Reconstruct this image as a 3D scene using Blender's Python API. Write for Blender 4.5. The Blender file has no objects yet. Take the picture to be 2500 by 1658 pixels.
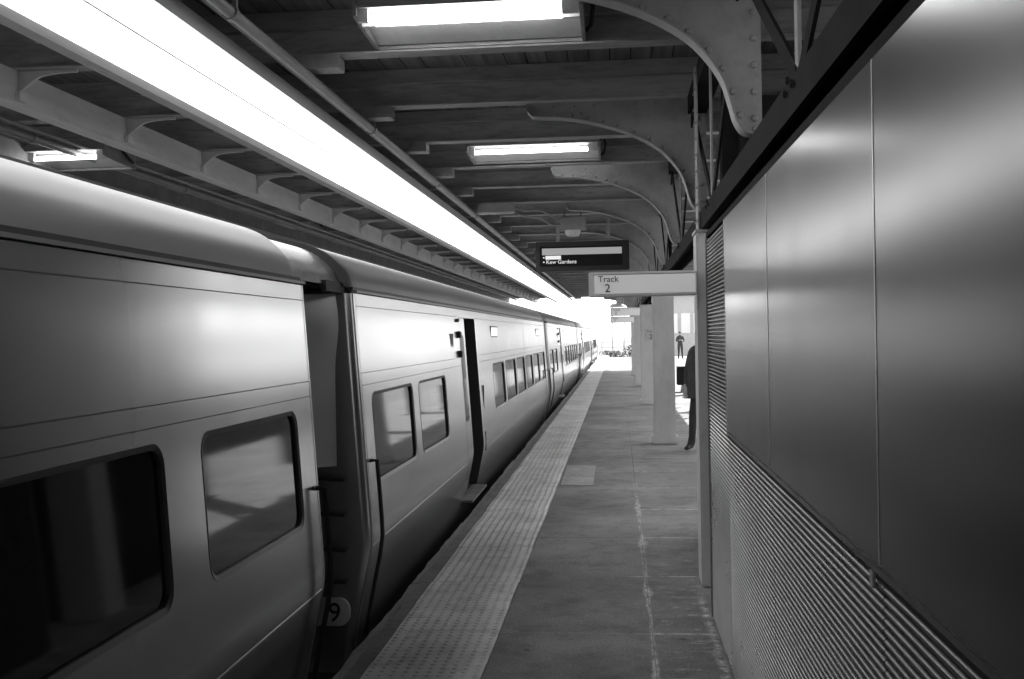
import bpy, bmesh, math, random
from mathutils import Vector, Matrix
random.seed(7)
S = bpy.context.scene
C = S.collection
# ------------------------------------------------------------------ camera
YAW, PITCH, ROLL = math.radians(5.693), math.radians(-0.208), 0.0176
fwd = Vector((-math.sin(YAW)*math.cos(PITCH), math.cos(YAW)*math.cos(PITCH), math.sin(PITCH)))
right = Vector((math.cos(YAW), math.sin(YAW), 0)); up = right.cross(fwd)
r2 = right*math.cos(ROLL) - up*math.sin(ROLL); u2 = right*math.sin(ROLL) + up*math.cos(ROLL)
cam_d = bpy.data.cameras.new('camera'); cam = bpy.data.objects.new('camera', cam_d); C.objects.link(cam)
M4 = Matrix((r2, u2, -fwd)).transposed().to_4x4(); M4.translation = Vector((0, 0, 1.7))
cam.matrix_world = M4
cam_d.sensor_width = 36; cam_d.lens = 36*2600/2500; cam_d.clip_start = .05; cam_d.clip_end = 4000
S.camera = cam
# ------------------------------------------------------------------ sky and sun (black-and-white film: greys only)
SUN_EL, SUN_AZ = math.radians(50), math.radians(35)      # azimuth from +Y towards +X
w = bpy.data.worlds.new('World'); S.world = w; w.use_nodes = True
nt = w.node_tree; nt.nodes.clear()
sky = nt.nodes.new('ShaderNodeTexSky'); sky.sky_type = 'NISHITA'; sky.sun_disc = False
sky.sun_elevation = SUN_EL; sky.sun_rotation = SUN_AZ
bw = nt.nodes.new('ShaderNodeRGBToBW'); bg = nt.nodes.new('ShaderNodeBackground'); wo = nt.nodes.new('ShaderNodeOutputWorld')
bg.inputs['Strength'].default_value = .15
nt.links.new(sky.outputs[0], bw.inputs[0]); nt.links.new(bw.outputs[0], bg.inputs[0]); nt.links.new(bg.outputs[0], wo.inputs[0])
sd = bpy.data.lights.new('sun', 'SUN'); sd.energy = 3.0; sd.angle = math.radians(.5); sd.color = (1, 1, 1)
so = bpy.data.objects.new('sun', sd); C.objects.link(so)
sdir = Vector((math.sin(SUN_AZ)*math.cos(SUN_EL), math.cos(SUN_AZ)*math.cos(SUN_EL), math.sin(SUN_EL)))
so.rotation_euler = sdir.to_track_quat('Z', 'Y').to_euler(); so.location = (30, 20, 40)
S.view_settings.view_transform = 'Standard'; S.view_settings.look = 'None'
S.view_settings.exposure = 2.15; S.view_settings.gamma = 1; S.view_settings.use_curve_mapping = False
STRIP_L, TUBE_L = 1.6, 3.3

# ------------------------------------------------------------------ materials
def mat(name, base, rough=.6, metal=0., var=.25, scale=4., stretch=(1, 1, 1), bump=0., bscale=60., rvar=0., spec=.5, dirt=0., world=False, bdetail=4):
    m = bpy.data.materials.new(name); m.use_nodes = True
    n = m.node_tree.nodes; l = m.node_tree.links; p = n['Principled BSDF']
    p.inputs['Roughness'].default_value = rough; p.inputs['Metallic'].default_value = metal
    p.inputs['Specular IOR Level'].default_value = spec
    tc = n.new('ShaderNodeTexCoord'); mp = n.new('ShaderNodeMapping'); mp.inputs['Scale'].default_value = stretch
    if world:
        gp = n.new('ShaderNodeNewGeometry'); l.new(gp.outputs['Position'], mp.inputs[0])
    else: l.new(tc.outputs['Object'], mp.inputs[0])
    no = n.new('ShaderNodeTexNoise'); no.inputs['Scale'].default_value = scale; no.inputs['Detail'].default_value = 7
    no.inputs['Roughness'].default_value = .62
    l.new(mp.outputs[0], no.inputs[0])
    r = n.new('ShaderNodeMapRange'); r.inputs[1].default_value = .3; r.inputs[2].default_value = .7
    r.inputs[3].default_value = base*(1-var); r.inputs[4].default_value = min(.9, base*(1+var))
    l.new(no.outputs[0], r.inputs[0])
    out = r.outputs[0]
    if dirt:
        n2 = n.new('ShaderNodeTexNoise'); n2.inputs['Scale'].default_value = scale*5; n2.inputs['Detail'].default_value = 8; n2.inputs['Roughness'].default_value = .7
        l.new(mp.outputs[0], n2.inputs[0])
        r3 = n.new('ShaderNodeMapRange'); r3.inputs[1].default_value = .48; r3.inputs[2].default_value = .68; r3.inputs[3].default_value = 1; r3.inputs[4].default_value = 1-dirt
        l.new(n2.outputs[0], r3.inputs[0])
        mu = n.new('ShaderNodeMath'); mu.operation = 'MULTIPLY'; l.new(out, mu.inputs[0]); l.new(r3.outputs[0], mu.inputs[1]); out = mu.outputs[0]
    l.new(out, p.inputs['Base Color'])
    if rvar:
        r2_ = n.new('ShaderNodeMapRange'); r2_.inputs[1].default_value = .3; r2_.inputs[2].default_value = .7
        r2_.inputs[3].default_value = max(.02, rough-rvar); r2_.inputs[4].default_value = rough+rvar
        l.new(no.outputs[0], r2_.inputs[0]); l.new(r2_.outputs[0], p.inputs['Roughness'])
    if bump:
        nb = n.new('ShaderNodeTexNoise'); nb.inputs['Scale'].default_value = bscale; nb.inputs['Detail'].default_value = bdetail
        l.new(mp.outputs[0], nb.inputs[0])
        b = n.new('ShaderNodeBump'); b.inputs['Strength'].default_value = bump; b.inputs['Distance'].default_value = .01
        l.new(nb.outputs[0], b.inputs['Height']); l.new(b.outputs[0], p.inputs['Normal'])
    return m
def emit(name, L, base=.8):
    m = bpy.data.materials.new(name); m.use_nodes = True; p = m.node_tree.nodes['Principled BSDF']
    p.inputs['Base Color'].default_value = (base, base, base, 1)
    p.inputs['Emission Color'].default_value = (1, 1, 1, 1); p.inputs['Emission Strength'].default_value = L
    return m
M = {}
M['steel'] = mat('painted_steel', .28, .55, 0, .2, 2.5, bump=.08, dirt=.25)
M['beam'] = mat('beam_paint', .38, .6, 0, .3, 1.6, (.6, 3, 3), bump=.06, dirt=.35, world=True)
M['board'] = mat('dark_board', .21, .75, 0, .45, 2.0, (8, .3, 8), bump=.1, world=True)
M['gapdark'] = mat('deck_shadow', .02, .9)
M['bracket'] = mat('bracket_paint', .34, .5, 0, .2, 2, bump=.15, bscale=25, dirt=.15, world=True)
M['dark_steel'] = mat('dark_girder_paint', .022, .85, 0, .3, 3, bump=.1, dirt=.2, spec=.12)
M['black'] = mat('black_paint', .012, .7, 0, .2, spec=.2)
M['rubber'] = mat('black_rubber', .018, .7, 0, .2)
M['girder'] = mat('pale_girder_paint', .66, .5, 0, .15, 2, (1, .3, 1), dirt=.15)
M['pipe'] = mat('pipe_paint', .30, .45, 0, .15, 6, (1, .2, 1), dirt=.2)
M['housing'] = mat('lamp_housing', .5, .45, 0, .1, 3)
M['reflector'] = mat('white_reflector', .78, .5, 0, .08, 6, dirt=.12)
M['diffuser'] = emit('lit_diffuser', STRIP_L)
M['tube'] = emit('lit_tube', TUBE_L)
M['train'] = mat('stainless_train_side', .37, .20, .68, .03, 1.2, (1, 1.3, .25), rvar=.02)
M['trainroof'] = mat('train_roof', .20, .5, .5, .12, 1.5, (1, .3, 2), rvar=.05)
M['trainend'] = mat('train_end', .22, .38, .4, .25, 3, dirt=.3)
M['under'] = mat('underframe', .02, .8)
M['glass'] = mat('dark_window_glass', .012, .05, 0, .1, 2, rvar=.02, bump=.02, bscale=1.6, spec=.32)
M['rim'] = mat('window_rubber', .035, .5, 0, .2)
M['seam'] = mat('panel_joint', .03, .6)
M['brightseam'] = mat('bright_trim', .7, .25, .9, .05)
M['slab'] = mat('concrete_slab', .19, .82, 0, .22, 1.3, bump=.25, bscale=55, dirt=.22)
M['concrete'] = mat('concrete_base', .16, .9, 0, .3, 1.5, bump=.3)
M['tactile'] = mat('tactile_tile', .70, .7, 0, .2, 1.3, bump=.15, dirt=.3, world=True)
M['edge'] = mat('edge_stone', .17, .85, 0, .3, 3, bump=.4, bscale=25, dirt=.3, world=True)
M['edgewood'] = mat('edge_timber', .24, .85, 0, .35, 3, (6, .6, 6), bump=.4, bscale=25, dirt=.3)
M['patch'] = mat('pale_patch', .32, .8, 0, .25, 3, bump=.3, dirt=.35)
M['stain'] = mat('pale_stain', .46, .85, 0, .25, 14, bump=.2, dirt=.4)
M['panel'] = mat('satin_wall_panel', .09, .23, .76, .025, 1.0, (1, 2.4, .16), rvar=.015)
M['corr'] = mat('corrugated_sheet', .072, .30, .75, .14, 2, (1, .5, 1), rvar=.06, dirt=.15)
M['trim'] = mat('wall_trim', .6, .3, .8, .1)
M['column'] = mat('column_paint', .56, .5, 0, .12, 2.2, (1, 1, .4), bump=.12, bscale=20, dirt=.12, world=True)
M['sign'] = mat('sign_face', .78, .4, 0, .04, 2)
M['signglow'] = emit('glowing_sign_face', .045, .75)  # faint glow added to bring the sign faces up in brightness
M['signdark'] = mat('sign_letters', .02, .5, 0, .05)
M['display'] = mat('display_case', .012, .35, 0, .2)
M['led'] = emit('lit_band', .06, .2)
M['led2'] = emit('lit_text', .17, .3)
M['dest'] = emit('lit_destination', .3, .3)
M['box'] = mat('grey_box', .36, .5, 0, .1, 3, dirt=.1)
M['ballast'] = mat('ballast', .16, .95, 0, .5, 9, bump=.9, bscale=14)
M['rail'] = mat('rail_steel', .2, .35, .8)
M['leaf'] = mat('shrub_leaf', .07, .6, 0, .5, 5)
M['bark'] = mat('bark', .08, .8)
M['wallpale'] = mat('pale_render', .5, .8, 0, .1)
M['winpale'] = mat('bright_pane', .8, .1, 0, .02)
M['coat'] = mat('dark_coat', .055, .85, 0, .3, 9, bump=.3, bscale=40)
M['trouser'] = mat('dark_trousers', .03, .85, 0, .3, 9, bump=.2, bscale=40)
M['skin'] = mat('skin', .38, .5, 0, .08)
M['hair'] = mat('hair', .02, .5, 0, .3, 20)
M['shoe'] = mat('shoe', .02, .35)
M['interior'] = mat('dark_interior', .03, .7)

def slab_mat():
    # worn concrete; pale sealant squeezed out of the joints and dried in blotches
    m = mat('worn_concrete_slab', .18, .82, 0, .42, .8, bump=.4, bscale=45, dirt=.4, world=True)
    n = m.node_tree.nodes; l = m.node_tree.links; p = n['Principled BSDF']
    tc = [x for x in n if x.type == 'TEX_COORD'][0]
    def math_(op, a, b=None, clamp=False):
        q = n.new('ShaderNodeMath'); q.operation = op; q.use_clamp = clamp
        for i, v in enumerate((a, b)):
            if v is None: continue
            if isinstance(v, (int, float)): q.inputs[i].default_value = v
            else: l.new(v, q.inputs[i])
        return q.outputs[0]
    def noise(scale, sx=(1, 1, 1), rough=.65):
        mp = n.new('ShaderNodeMapping'); mp.inputs['Scale'].default_value = sx; geo = n.new('ShaderNodeNewGeometry'); l.new(geo.outputs['Position'], mp.inputs[0])
        q = n.new('ShaderNodeTexNoise'); q.inputs['Scale'].default_value = scale; q.inputs['Detail'].default_value = 8; q.inputs['Roughness'].default_value = rough
        l.new(mp.outputs[0], q.inputs[0]); return q.outputs[0]
    def rng(v, a, b, c=0., d=1.):
        q = n.new('ShaderNodeMapRange'); q.interpolation_type = 'SMOOTHSTEP'
        for i, x in enumerate((a, b, c, d)): q.inputs[i+1].default_value = x
        l.new(v, q.inputs[0]); return q.outputs[0]
    sep = n.new('ShaderNodeSeparateXYZ'); l.new(tc.outputs['Object'], sep.inputs[0])
    X, Y = sep.outputs[0], sep.outputs[1]
    wob = math_('MULTIPLY', math_('SUBTRACT', noise(3.), .5), .05)
    dx = math_('ABSOLUTE', math_('SUBTRACT', math_('ADD', X, wob), .163))
    wide = rng(noise(.9), .45, .75, .012, .07)
    line = math_('SUBTRACT', 1., math_('DIVIDE', dx, wide), True)
    line = math_('MULTIPLY', line, rng(noise(16., (1, .5, 1), .75), .36, .60))
    dw = math_('ABSOLUTE', math_('SUBTRACT', math_('ADD', X, wob), .50))
    sepw = n.new('ShaderNodeSeparateXYZ'); gw = n.new('ShaderNodeNewGeometry'); l.new(gw.outputs['Position'], sepw.inputs[0]); WY = sepw.outputs[1]
    line = math_('MULTIPLY', line, rng(WY, 10., 13., 1., .12))
    foot = math_('MULTIPLY', math_('SUBTRACT', 1., math_('DIVIDE', dw, .035), True), rng(noise(12.), .42, .62))
    foot = math_('MULTIPLY', foot, rng(WY, 6.6, 7.2, 1., 0.))
    side = rng(X, .15, .20)
    ey = math_('MINIMUM', Y, math_('SUBTRACT', 1.424, Y))
    cross = math_('MULTIPLY', math_('MULTIPLY', math_('SUBTRACT', 1., math_('DIVIDE', ey, .022), True), rng(noise(9., (1, 1, 1), .8), .40, .6)), rng(X, .0, .2, .12, 1.))
    blot = math_('MULTIPLY', math_('MULTIPLY', rng(noise(5.5, (1, 2.2, 1), .8), .53, .68), rng(X, .08, .35, 0., .55)), rng(X, .9, .6))
    blot = math_('MULTIPLY', blot, rng(WY, 8.5, 11., 1., .25))
    f = math_('MAXIMUM', math_('MAXIMUM', line, foot), math_('MAXIMUM', cross, blot), True)
    old = p.inputs['Base Color'].links[0].from_socket
    mx = n.new('ShaderNodeMix'); mx.data_type = 'FLOAT'; l.new(f, mx.inputs[0]); l.new(old, mx.inputs[2]); mx.inputs[3].default_value = .62
    vo = n.new('ShaderNodeTexVoronoi'); vo.inputs['Scale'].default_value = 2.6; gp2 = n.new('ShaderNodeNewGeometry'); l.new(gp2.outputs['Position'], vo.inputs['Vector'])
    gum = rng(math_('ADD', vo.outputs['Distance'], math_('MULTIPLY', noise(40.), .03)), .055, .085, .55, 1.)
    grit = rng(noise(75., (1, 1, 1), .8), .33, .67, .62, 1.38)
    l.new(math_('MULTIPLY', math_('MULTIPLY', mx.outputs[0], gum), grit), p.inputs['Base Color'])
    return m
M['slab'] = slab_mat()
# ------------------------------------------------------------------ helpers
class MB:
    def __init__(s): s.v = []; s.f = []; s.mi = []
    def add(s, vs, fs, mi=0):
        b = len(s.v); s.v += [tuple(v) for v in vs]; s.f += [tuple(b+i for i in f) for f in fs]; s.mi += [mi]*len(fs); return s
    def box(s, x0, x1, y0, y1, z0, z1, mi=0):
        vs = [(x0,y0,z0),(x1,y0,z0),(x1,y1,z0),(x0,y1,z0),(x0,y0,z1),(x1,y0,z1),(x1,y1,z1),(x0,y1,z1)]
        return s.add(vs, [(0,3,2,1),(4,5,6,7),(0,1,5,4),(1,2,6,5),(2,3,7,6),(3,0,4,7)], mi)
    def prism(s, pts, axis, a, b, mi=0, caps=True):
        # pts 2D polygon; axis 'x': (y,z), 'y': (x,z), 'z': (x,y)
        def P(p, t):
            return (t, p[0], p[1]) if axis == 'x' else (p[0], t, p[1]) if axis == 'y' else (p[0], p[1], t)
        n = len(pts); vs = [P(p, a) for p in pts] + [P(p, b) for p in pts]
        fs = [(i, (i+1) % n, n+(i+1) % n, n+i) for i in range(n)]
        if caps: fs += [tuple(range(n-1, -1, -1)), tuple(range(n, 2*n))]
        return s.add(vs, fs, mi)
    def sheet(s, pts, axis, a, b, mi=0):          # open profile swept
        n = len(pts)
        def P(p, t): return (t, p[0], p[1]) if axis == 'x' else (p[0], t, p[1]) if axis == 'y' else (p[0], p[1], t)
        return s.add([P(p, a) for p in pts]+[P(p, b) for p in pts], [(i, i+1, n+i+1, n+i) for i in range(n-1)], mi)
    def tube(s, path, r, n=8, mi=0, caps=True):
        path = [Vector(p) for p in path]; rings = []
        for i, p in enumerate(path):
            t = (path[min(i+1, len(path)-1)] - path[max(i-1, 0)]).normalized()
            a = Vector((0, 0, 1)) if abs(t.z) < .9 else Vector((1, 0, 0))
            u = t.cross(a).normalized(); v = t.cross(u)
            rings.append([p + (u*math.cos(2*math.pi*k/n) + v*math.sin(2*math.pi*k/n))*r for k in range(n)])
        vs = [q for R_ in rings for q in R_]
        fs = [(i*n+k, i*n+(k+1) % n, (i+1)*n+(k+1) % n, (i+1)*n+k) for i in range(len(path)-1) for k in range(n)]
        if caps: fs += [tuple(range(n))[::-1], tuple((len(path)-1)*n+k for k in range(n))]
        return s.add(vs, fs, mi)
    def rivet(s, c, ax, r=.014, h=.012, n=6):
        # dome along axis vector ax
        c = Vector(c); ax = Vector(ax).normalized(); a = Vector((0, 0, 1)) if abs(ax.z) < .9 else Vector((1, 0, 0))
        u = ax.cross(a).normalized(); v = ax.cross(u)
        vs = [c+(u*math.cos(2*math.pi*k/n)+v*math.sin(2*math.pi*k/n))*r for k in range(n)]
        vs += [c+ax*h*.8+(u*math.cos(2*math.pi*k/n)+v*math.sin(2*math.pi*k/n))*r*.6 for k in range(n)]
        fs = [(k, (k+1) % n, n+(k+1) % n, n+k) for k in range(n)] + [tuple(range(n, 2*n))]
        return s.add(vs, fs)
    def mesh(s, name, mats, smooth=False, bevel=0):
        me = bpy.data.meshes.new(name); me.from_pydata(s.v, [], s.f)
        for m in (mats if isinstance(mats, (list, tuple)) else [mats]): me.materials.append(m)
        me.polygons.foreach_set('material_index', s.mi)
        bm = bmesh.new(); bm.from_mesh(me); bmesh.ops.remove_doubles(bm, verts=bm.verts, dist=1e-5)
        bmesh.ops.recalc_face_normals(bm, faces=bm.faces)
        if bevel: bmesh.ops.bevel(bm, geom=[e for e in bm.edges if len(e.link_faces) == 2 and e.calc_face_angle(0) > .6], offset=bevel, segments=2, affect='EDGES')
        bm.to_mesh(me); bm.free()
        if smooth:
            for p in me.polygons: p.use_smooth = True
            me.set_sharp_from_angle(angle=math.radians(38))
        return me
    def build(s, name, mats, parent=None, smooth=False, bevel=0):
        return link(name, s.mesh(name, mats, smooth, bevel), parent)
def link(name, me, parent=None, loc=None):
    o = bpy.data.objects.new(name, me); C.objects.link(o)
    if parent: o.parent = parent
    if loc: o.location = loc
    return o
def empty(name, loc=(0, 0, 0)):
    o = bpy.data.objects.new(name, None); C.objects.link(o); o.location = loc; return o
def tag(o, label=None, cat=None, group=None, kind=None):
    if label: o['label'] = label
    if cat: o['category'] = cat
    if group: o['group'] = group
    if kind: o['kind'] = kind
    return o
def spline(pts, k=6):
    out = []
    P = [pts[0]] + list(pts) + [pts[-1]]
    for i in range(1, len(P)-2):
        p0, p1, p2, p3 = [Vector(q) for q in P[i-1:i+3]]
        for j in range(k):
            t = j/k
            out.append(tuple(.5*((2*p1)+(p2-p0)*t+(2*p0-5*p1+4*p2-p3)*t*t+(3*p1-p0-3*p2+p3)*t*t*t)))
    out.append(tuple(pts[-1])); return out
def text(name, body, size, m, parent, loc, rot, depth=.002, align='LEFT'):
    cu = bpy.data.curves.new(name, 'FONT'); cu.body = body; cu.size = size; cu.extrude = depth; cu.align_x = align
    t = bpy.data.objects.new(name+'_src', cu); C.objects.link(t)
    dg = bpy.context.evaluated_depsgraph_get(); me = bpy.data.meshes.new_from_object(t.evaluated_get(dg))
    bpy.data.objects.remove(t); me.materials.clear(); me.materials.append(m)
    o = link(name, me, parent); o.location = loc; o.rotation_euler = rot; return o
FACE = (math.radians(90), 0, 0)      # text facing -Y

# ------------------------------------------------------------------ ground, platform
g = MB(); g.add([(-400, -60, -1.25), (400, -60, -1.25), (400, 900, -1.25), (-400, 900, -1.25)], [(0, 1, 2, 3)])
tag(g.build('ground', M['ballast']), kind='structure')
for x in (-3.87, -2.43):
    tag(MB().box(x-.035, x+.035, -55, 300, -1.246, -1.09).build('rail', M['rail']), kind='structure')
PE = 78.6
plat = tag(MB().box(-1.40, 6.6, -60, PE, -1.2, -.02).build('platform', M['concrete']), kind='structure')
# concrete slabs
ys = [6.07+1.43*k for k in range(-14, 51)]
xs = [(-.706, .1615), (.1645, 3.3), (3.303, 6.6)]
for ci, (xa, xb) in enumerate(xs):
    sm = MB().box(xa, xb, 0, 1.4290, -.06, 0).mesh('slab', M['slab'], bevel=.0015)
    for y in ys[:-1]:
        if ci and y < 0: continue
        o = link('slab', sm, plat, (0, y, random.uniform(-.0025, 0)))
# tactile tiles with truncated domes
tm = MB(); tm.box(-1.312, -.710, .002, .606, -.055, .002)
for i in range(10):
    for j in range(10):
        tm.rivet((-1.312+.0301+i*.0602, .0302+j*.0604, .002), (0, 0, 1), r=.0155, h=.0075, n=8)
tme = tm.mesh('tactile_tile', M['tactile'])
for k in range(-12, 129):
    link('tactile_tile', tme, plat, (random.uniform(-.004, .004), 6.07+.608*k-.6, random.uniform(-.002, .002)))
# edge stones and worn rubbing timber along the edge
for k in range(-6, 33):
    y0 = 4.9+2.4*k; L = 2.394
    if y0 > PE-2.4: continue
    m = MB(); pts = [(-1.316, y0), (-1.316, y0+L)]
    n = 26; pts += [(-1.402+random.uniform(-.004, .004), y0+L-L*i/n) for i in range(n+1)]
    m.prism(pts, 'z', -.16, -.004); m.build('edge_stone', M['edge'], plat)
    m = MB(); n = 30; off = 0; outer = []
    for i in range(n+1):
        off += random.uniform(-.007, .007); off = max(-.02, min(.014, off)); outer.append((-1.462-off, y0+L-L*i/n))
    m.prism([(-1.408, y0), (-1.408, y0+L)] + outer, 'z', -.20, random.uniform(-.014, -.008)); m.build('edge_timber', M['edgewood'], plat)
# pale square patch in the floor
m = MB(); m.prism([(-.675, 12.02), (-.305, 12.0), (-.318, 13.80), (-.688, 13.82)], 'z', -.03, .004)
tag(m.build('floor_patch', M['patch']), 'pale square patch in the platform floor beside the tactile strip', 'floor patch')
# ------------------------------------------------------------------ canopy
CAN0, CAN1 = -60., 51.8
XL, XR = -14., 3.1
canopy = empty('platform_canopy', (0, 0, 3.5))
tag(canopy, 'dark steel canopy of cross beams, boards and curved riveted brackets over platform', 'canopy')
canopy_inv = -3.5
def cpart(mb, name, m_, parent=canopy, **k):
    mb.v = [(x, y, z+canopy_inv) for x, y, z in mb.v]
    return mb.build(name, m_, parent, **k)
cpart(MB().box(XL, XR, CAN0, CAN1, 3.835, 3.90), 'roof_deck', M['gapdark'])
bme = None
nb = int((XR-XL)/.157)
bm_ = MB().box(.004, .152, CAN0, CAN1, 3.79, 3.83); bm_.v = [(x, y, z-3.5) for x, y, z in bm_.v]
bme = bm_.mesh('roof_board', M['board'])
for i in range(nb):
    link('roof_board', bme, canopy, (XL+i*.157, 0, random.uniform(-.004, .004)))
BY = [5.13+1.55*k for k in range(-6, 31)]
def ibeam_mesh():
    m = MB()
    m.box(XL, XR, -.07, .07, 3.50, 3.512).box(XL, XR, -.006, .006, 3.512, 3.672).box(XL, XR, -.07, .07, 3.672, 3.684)
    m.v = [(x, y, z-3.5) for x, y, z in m.v]; return m.mesh('cross_beam', M['beam'])
ib = ibeam_mesh()
nm = MB().box(XL, XR, -.055, .055, .186, .288).mesh('nailer', M['beam'])
spm = MB().box(-2.06, -1.73, -.075, .075, -.085, -.002).mesh('splice_plate', M['steel'])
# curved bracket
bc = [(-.674, 3.488), (-.672, 3.435), (-.645, 3.393), (-.597, 3.370), (-.335, 3.35), (-.054, 3.283), (.169, 3.196), (.335, 3.094), (.44, 2.985), (.505, 2.88), (.537, 2.78), (.562, 2.69), (.60, 2.635), (.66, 2.615)]
bcs = spline(bc, 5)
def band(pts, wdt):
    out = []
    for i, p in enumerate(pts):
        a = Vector(pts[max(0, i-1)]); b = Vector(pts[min(len(pts)-1, i+1)]); t = (b-a).normalized(); nrm = Vector((-t.y, t.x))
        out.append((p[0]+nrm.x*wdt, p[1]+nrm.y*wdt))
    return out
def shift(mb, dz): mb.v = [(x, y, z+dz) for x, y, z in mb.v]; return mb
plate = shift(MB().prism(bcs + [(.69, 2.615), (.69, 3.488)], 'y', -.006, .006), -3.5).mesh('bracket', M['bracket'])
inner = band(bcs, .055)
bandm = MB(); nn = len(bcs)
bandm.prism([*bcs[4:], *inner[4:][::-1]], 'y', -.016, -.0065)
fl = MB()
o_ = band(bcs, -.001); i_ = band(bcs, .009)
fl.prism(o_[3:] + i_[3:][::-1], 'y', -.06, .06)
flm = shift(fl, -3.5).mesh('curved_flange', M['bracket'], smooth=True)
bandme = shift(bandm, -3.5).mesh('edge_angle', M['bracket'])
rv = MB(); mid = band(bcs, .03)
acc = 0
for i in range(6, len(mid)):
    acc += math.dist(mid[i], mid[i-1])
    if acc > .105: acc = 0; rv.rivet((mid[i][0], -.0165, mid[i][1]), (0, -1, 0), r=.019, h=.017, n=8)
for k in range(9): rv.rivet((-.62+k*.155, -.0065, 3.455), (0, -1, 0), r=.012)
for k in range(4): rv.rivet((-.60+k*.115, -.0065, 3.40), (0, -1, 0), r=.012)
for k in range(7): rv.rivet((.655, -.0065, 2.70+k*.125), (0, -1, 0), r=.018, h=.015, n=8)
rvm = shift(rv, -3.5).mesh('rivets', M['bracket'])
for k, y in enumerate(BY):
    b = link('cross_beam', ib, canopy, (0, y, 0)); link('nailer', nm, b)
    link('splice_plate', spm, b)
    if k % 2 == 0 and y > -2:
        br = link('bracket', plate, canopy, (0, y-.03, 0))
        link('edge_angle', bandme, br); link('curved_flange', flm, br)
        tag(link('rivets', rvm, br), kind='stuff')
# longitudinal girder with gussets, and a farther edge beam
gx = -3.9
gm = MB().box(gx-.008, gx, CAN0, CAN1, 3.275, 3.498).box(gx-.09, gx+.03, CAN0, CAN1, 3.262, 3.2745)
gd = cpart(gm, 'long_girder', M['girder'])
gus = MB()
gus.prism(spline([(gx+.002, 3.36), (gx+.05, 3.395), (gx+.14, 3.455), (gx+.26, 3.475), (gx+.36, 3.478)], 4) + [(gx+.40, 3.478), (gx+.40, 3.497), (gx+.002, 3.497)], 'y', -.012, .012)
gus.box(gx+.002, gx+.03, -.05, .05, 3.30, 3.36)
gusm = shift(gus, -3.5).mesh('gusset', M['girder'])
for y in BY: link('gusset', gusm, gd, (0, y, 0))
cpart(MB().box(-5.31, -5.23, CAN0, CAN1, 3.34, 3.49).box(-5.40, -5.215, CAN0, CAN1, 3.325, 3.3395), 'edge_beam', M['steel'])
# lattice girder over the columns
lg = cpart(MB().box(.56, .575, CAN0, CAN1, 2.385, 2.505).box(.576, .70, CAN0, CAN1, 2.49, 2.504).box(.70, .715, CAN0, CAN1, 2.385, 2.505), 'lattice_girder', M['dark_steel'])
cpart(MB().box(.556, .572, CAN0, CAN1, 3.36, 3.496).box(.573, .70, CAN0, CAN1, 3.362, 3.376), 'top_chord', M['dark_steel'], lg)
j = 0.35
while j < 50:
    for (a, b) in (((j, 2.50), (j+1.5, 3.37)), ((j+1.5, 3.37), (j+3.05, 2.50))):
        A = Vector((0, a[0], a[1])); B = Vector((0, b[0], b[1])); t = (B-A).normalized(); n_ = Vector((0, -t.z, t.y))*.032
        m = MB(); vs = []
        for xx in (.577, .590): vs += [(xx, *(A-n_)[1:]), (xx, *(A+n_)[1:]), (xx, *(B+n_)[1:]), (xx, *(B-n_)[1:])]
        m.add(vs, [(0, 1, 2, 3), (7, 6, 5, 4), (0, 4, 5, 1), (1, 5, 6, 2), (2, 6, 7, 3), (3, 7, 4, 0)])
        cpart(m, 'lacing_bar', M['dark_steel'], lg)
    m = MB().box(.577, .589, j-.03, j+.03, 2.515, 3.355); cpart(m, 'lacing_post', M['steel'], lg)
    m = MB()
    for dy, dz in ((-.05, 2.53), (.03, 2.56), (.09, 2.53)): m.rivet((.5555, j+dy, dz-.06), (-1, 0, 0), r=.016)
    tag(cpart(m, 'rivets', M['dark_steel'], lg), kind='stuff')
    j += 3.1
# dark fascia behind, between shelter wall and girder
fs_ = cpart(MB().box(.66, .672, -6, 6.4, 2.15, 2.384), 'fascia', M['black'])
for y in (1.0, 2.55, 4.1, 5.65): cpart(MB().box(.652, .6595, y, y+.012, 2.2, 2.384), 'fascia_joint', M['steel'], fs_)

# ------------------------------------------------------------------ columns
def column(yc, label, plinth=True):
    t = empty('steel_column', (0, 0, 0)); t.location = (.70, yc, 0)
    def p(mb, name, m_, **k):
        mb.v = [(x-.70, y-yc, z) for x, y, z in mb.v]; return mb.build(name, m_, t, **k)
    p(MB().box(.528, .852, yc-.15, yc+.15, .0, 2.365), 'casing', M['column'], bevel=.012)
    p(MB().box(.522, .858, yc-.156, yc+.156, 2.366, 2.384), 'cap_plate', M['column'])
    if plinth: p(MB().box(.49, .885, yc-.19, yc+.19, .001, .14), 'plinth', M['column'], bevel=.02)
    p(MB().box(.5455, .5555, yc-.10, yc+.10, 2.385, 3.495), 'flange', M['steel'])
    p(MB().box(.83, .842, yc-.10, yc+.10, 2.385, 3.495), 'flange', M['dark_steel'])
    p(MB().box(.72, .829, yc-.006, yc+.006, 2.385, 3.495), 'web', M['dark_steel'])
    m = MB()
    for k in range(10):
        for s_ in (-.07, .07): m.rivet((.545, yc+s_, 2.45+k*.11), (-1, 0, 0), r=.012)
    tag(p(m, 'rivets', M['steel']), kind='stuff')
    return tag(t, label, 'column', 'square cased columns along the platform')
column(7.32, 'square steel column at the end of the corrugated wall carrying the large Track 2 sign', False)
column(16.55, 'pale square column with a plinth, nearest one standing clear beyond the wall')
column(25.65, 'pale square column bearing the small square Track 2 plate')
column(34.75, 'third pale column beyond the wall, seen as a thin strip behind the plate column')
column(43.85, 'farthest pale column near the open end of the canopy')

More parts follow.
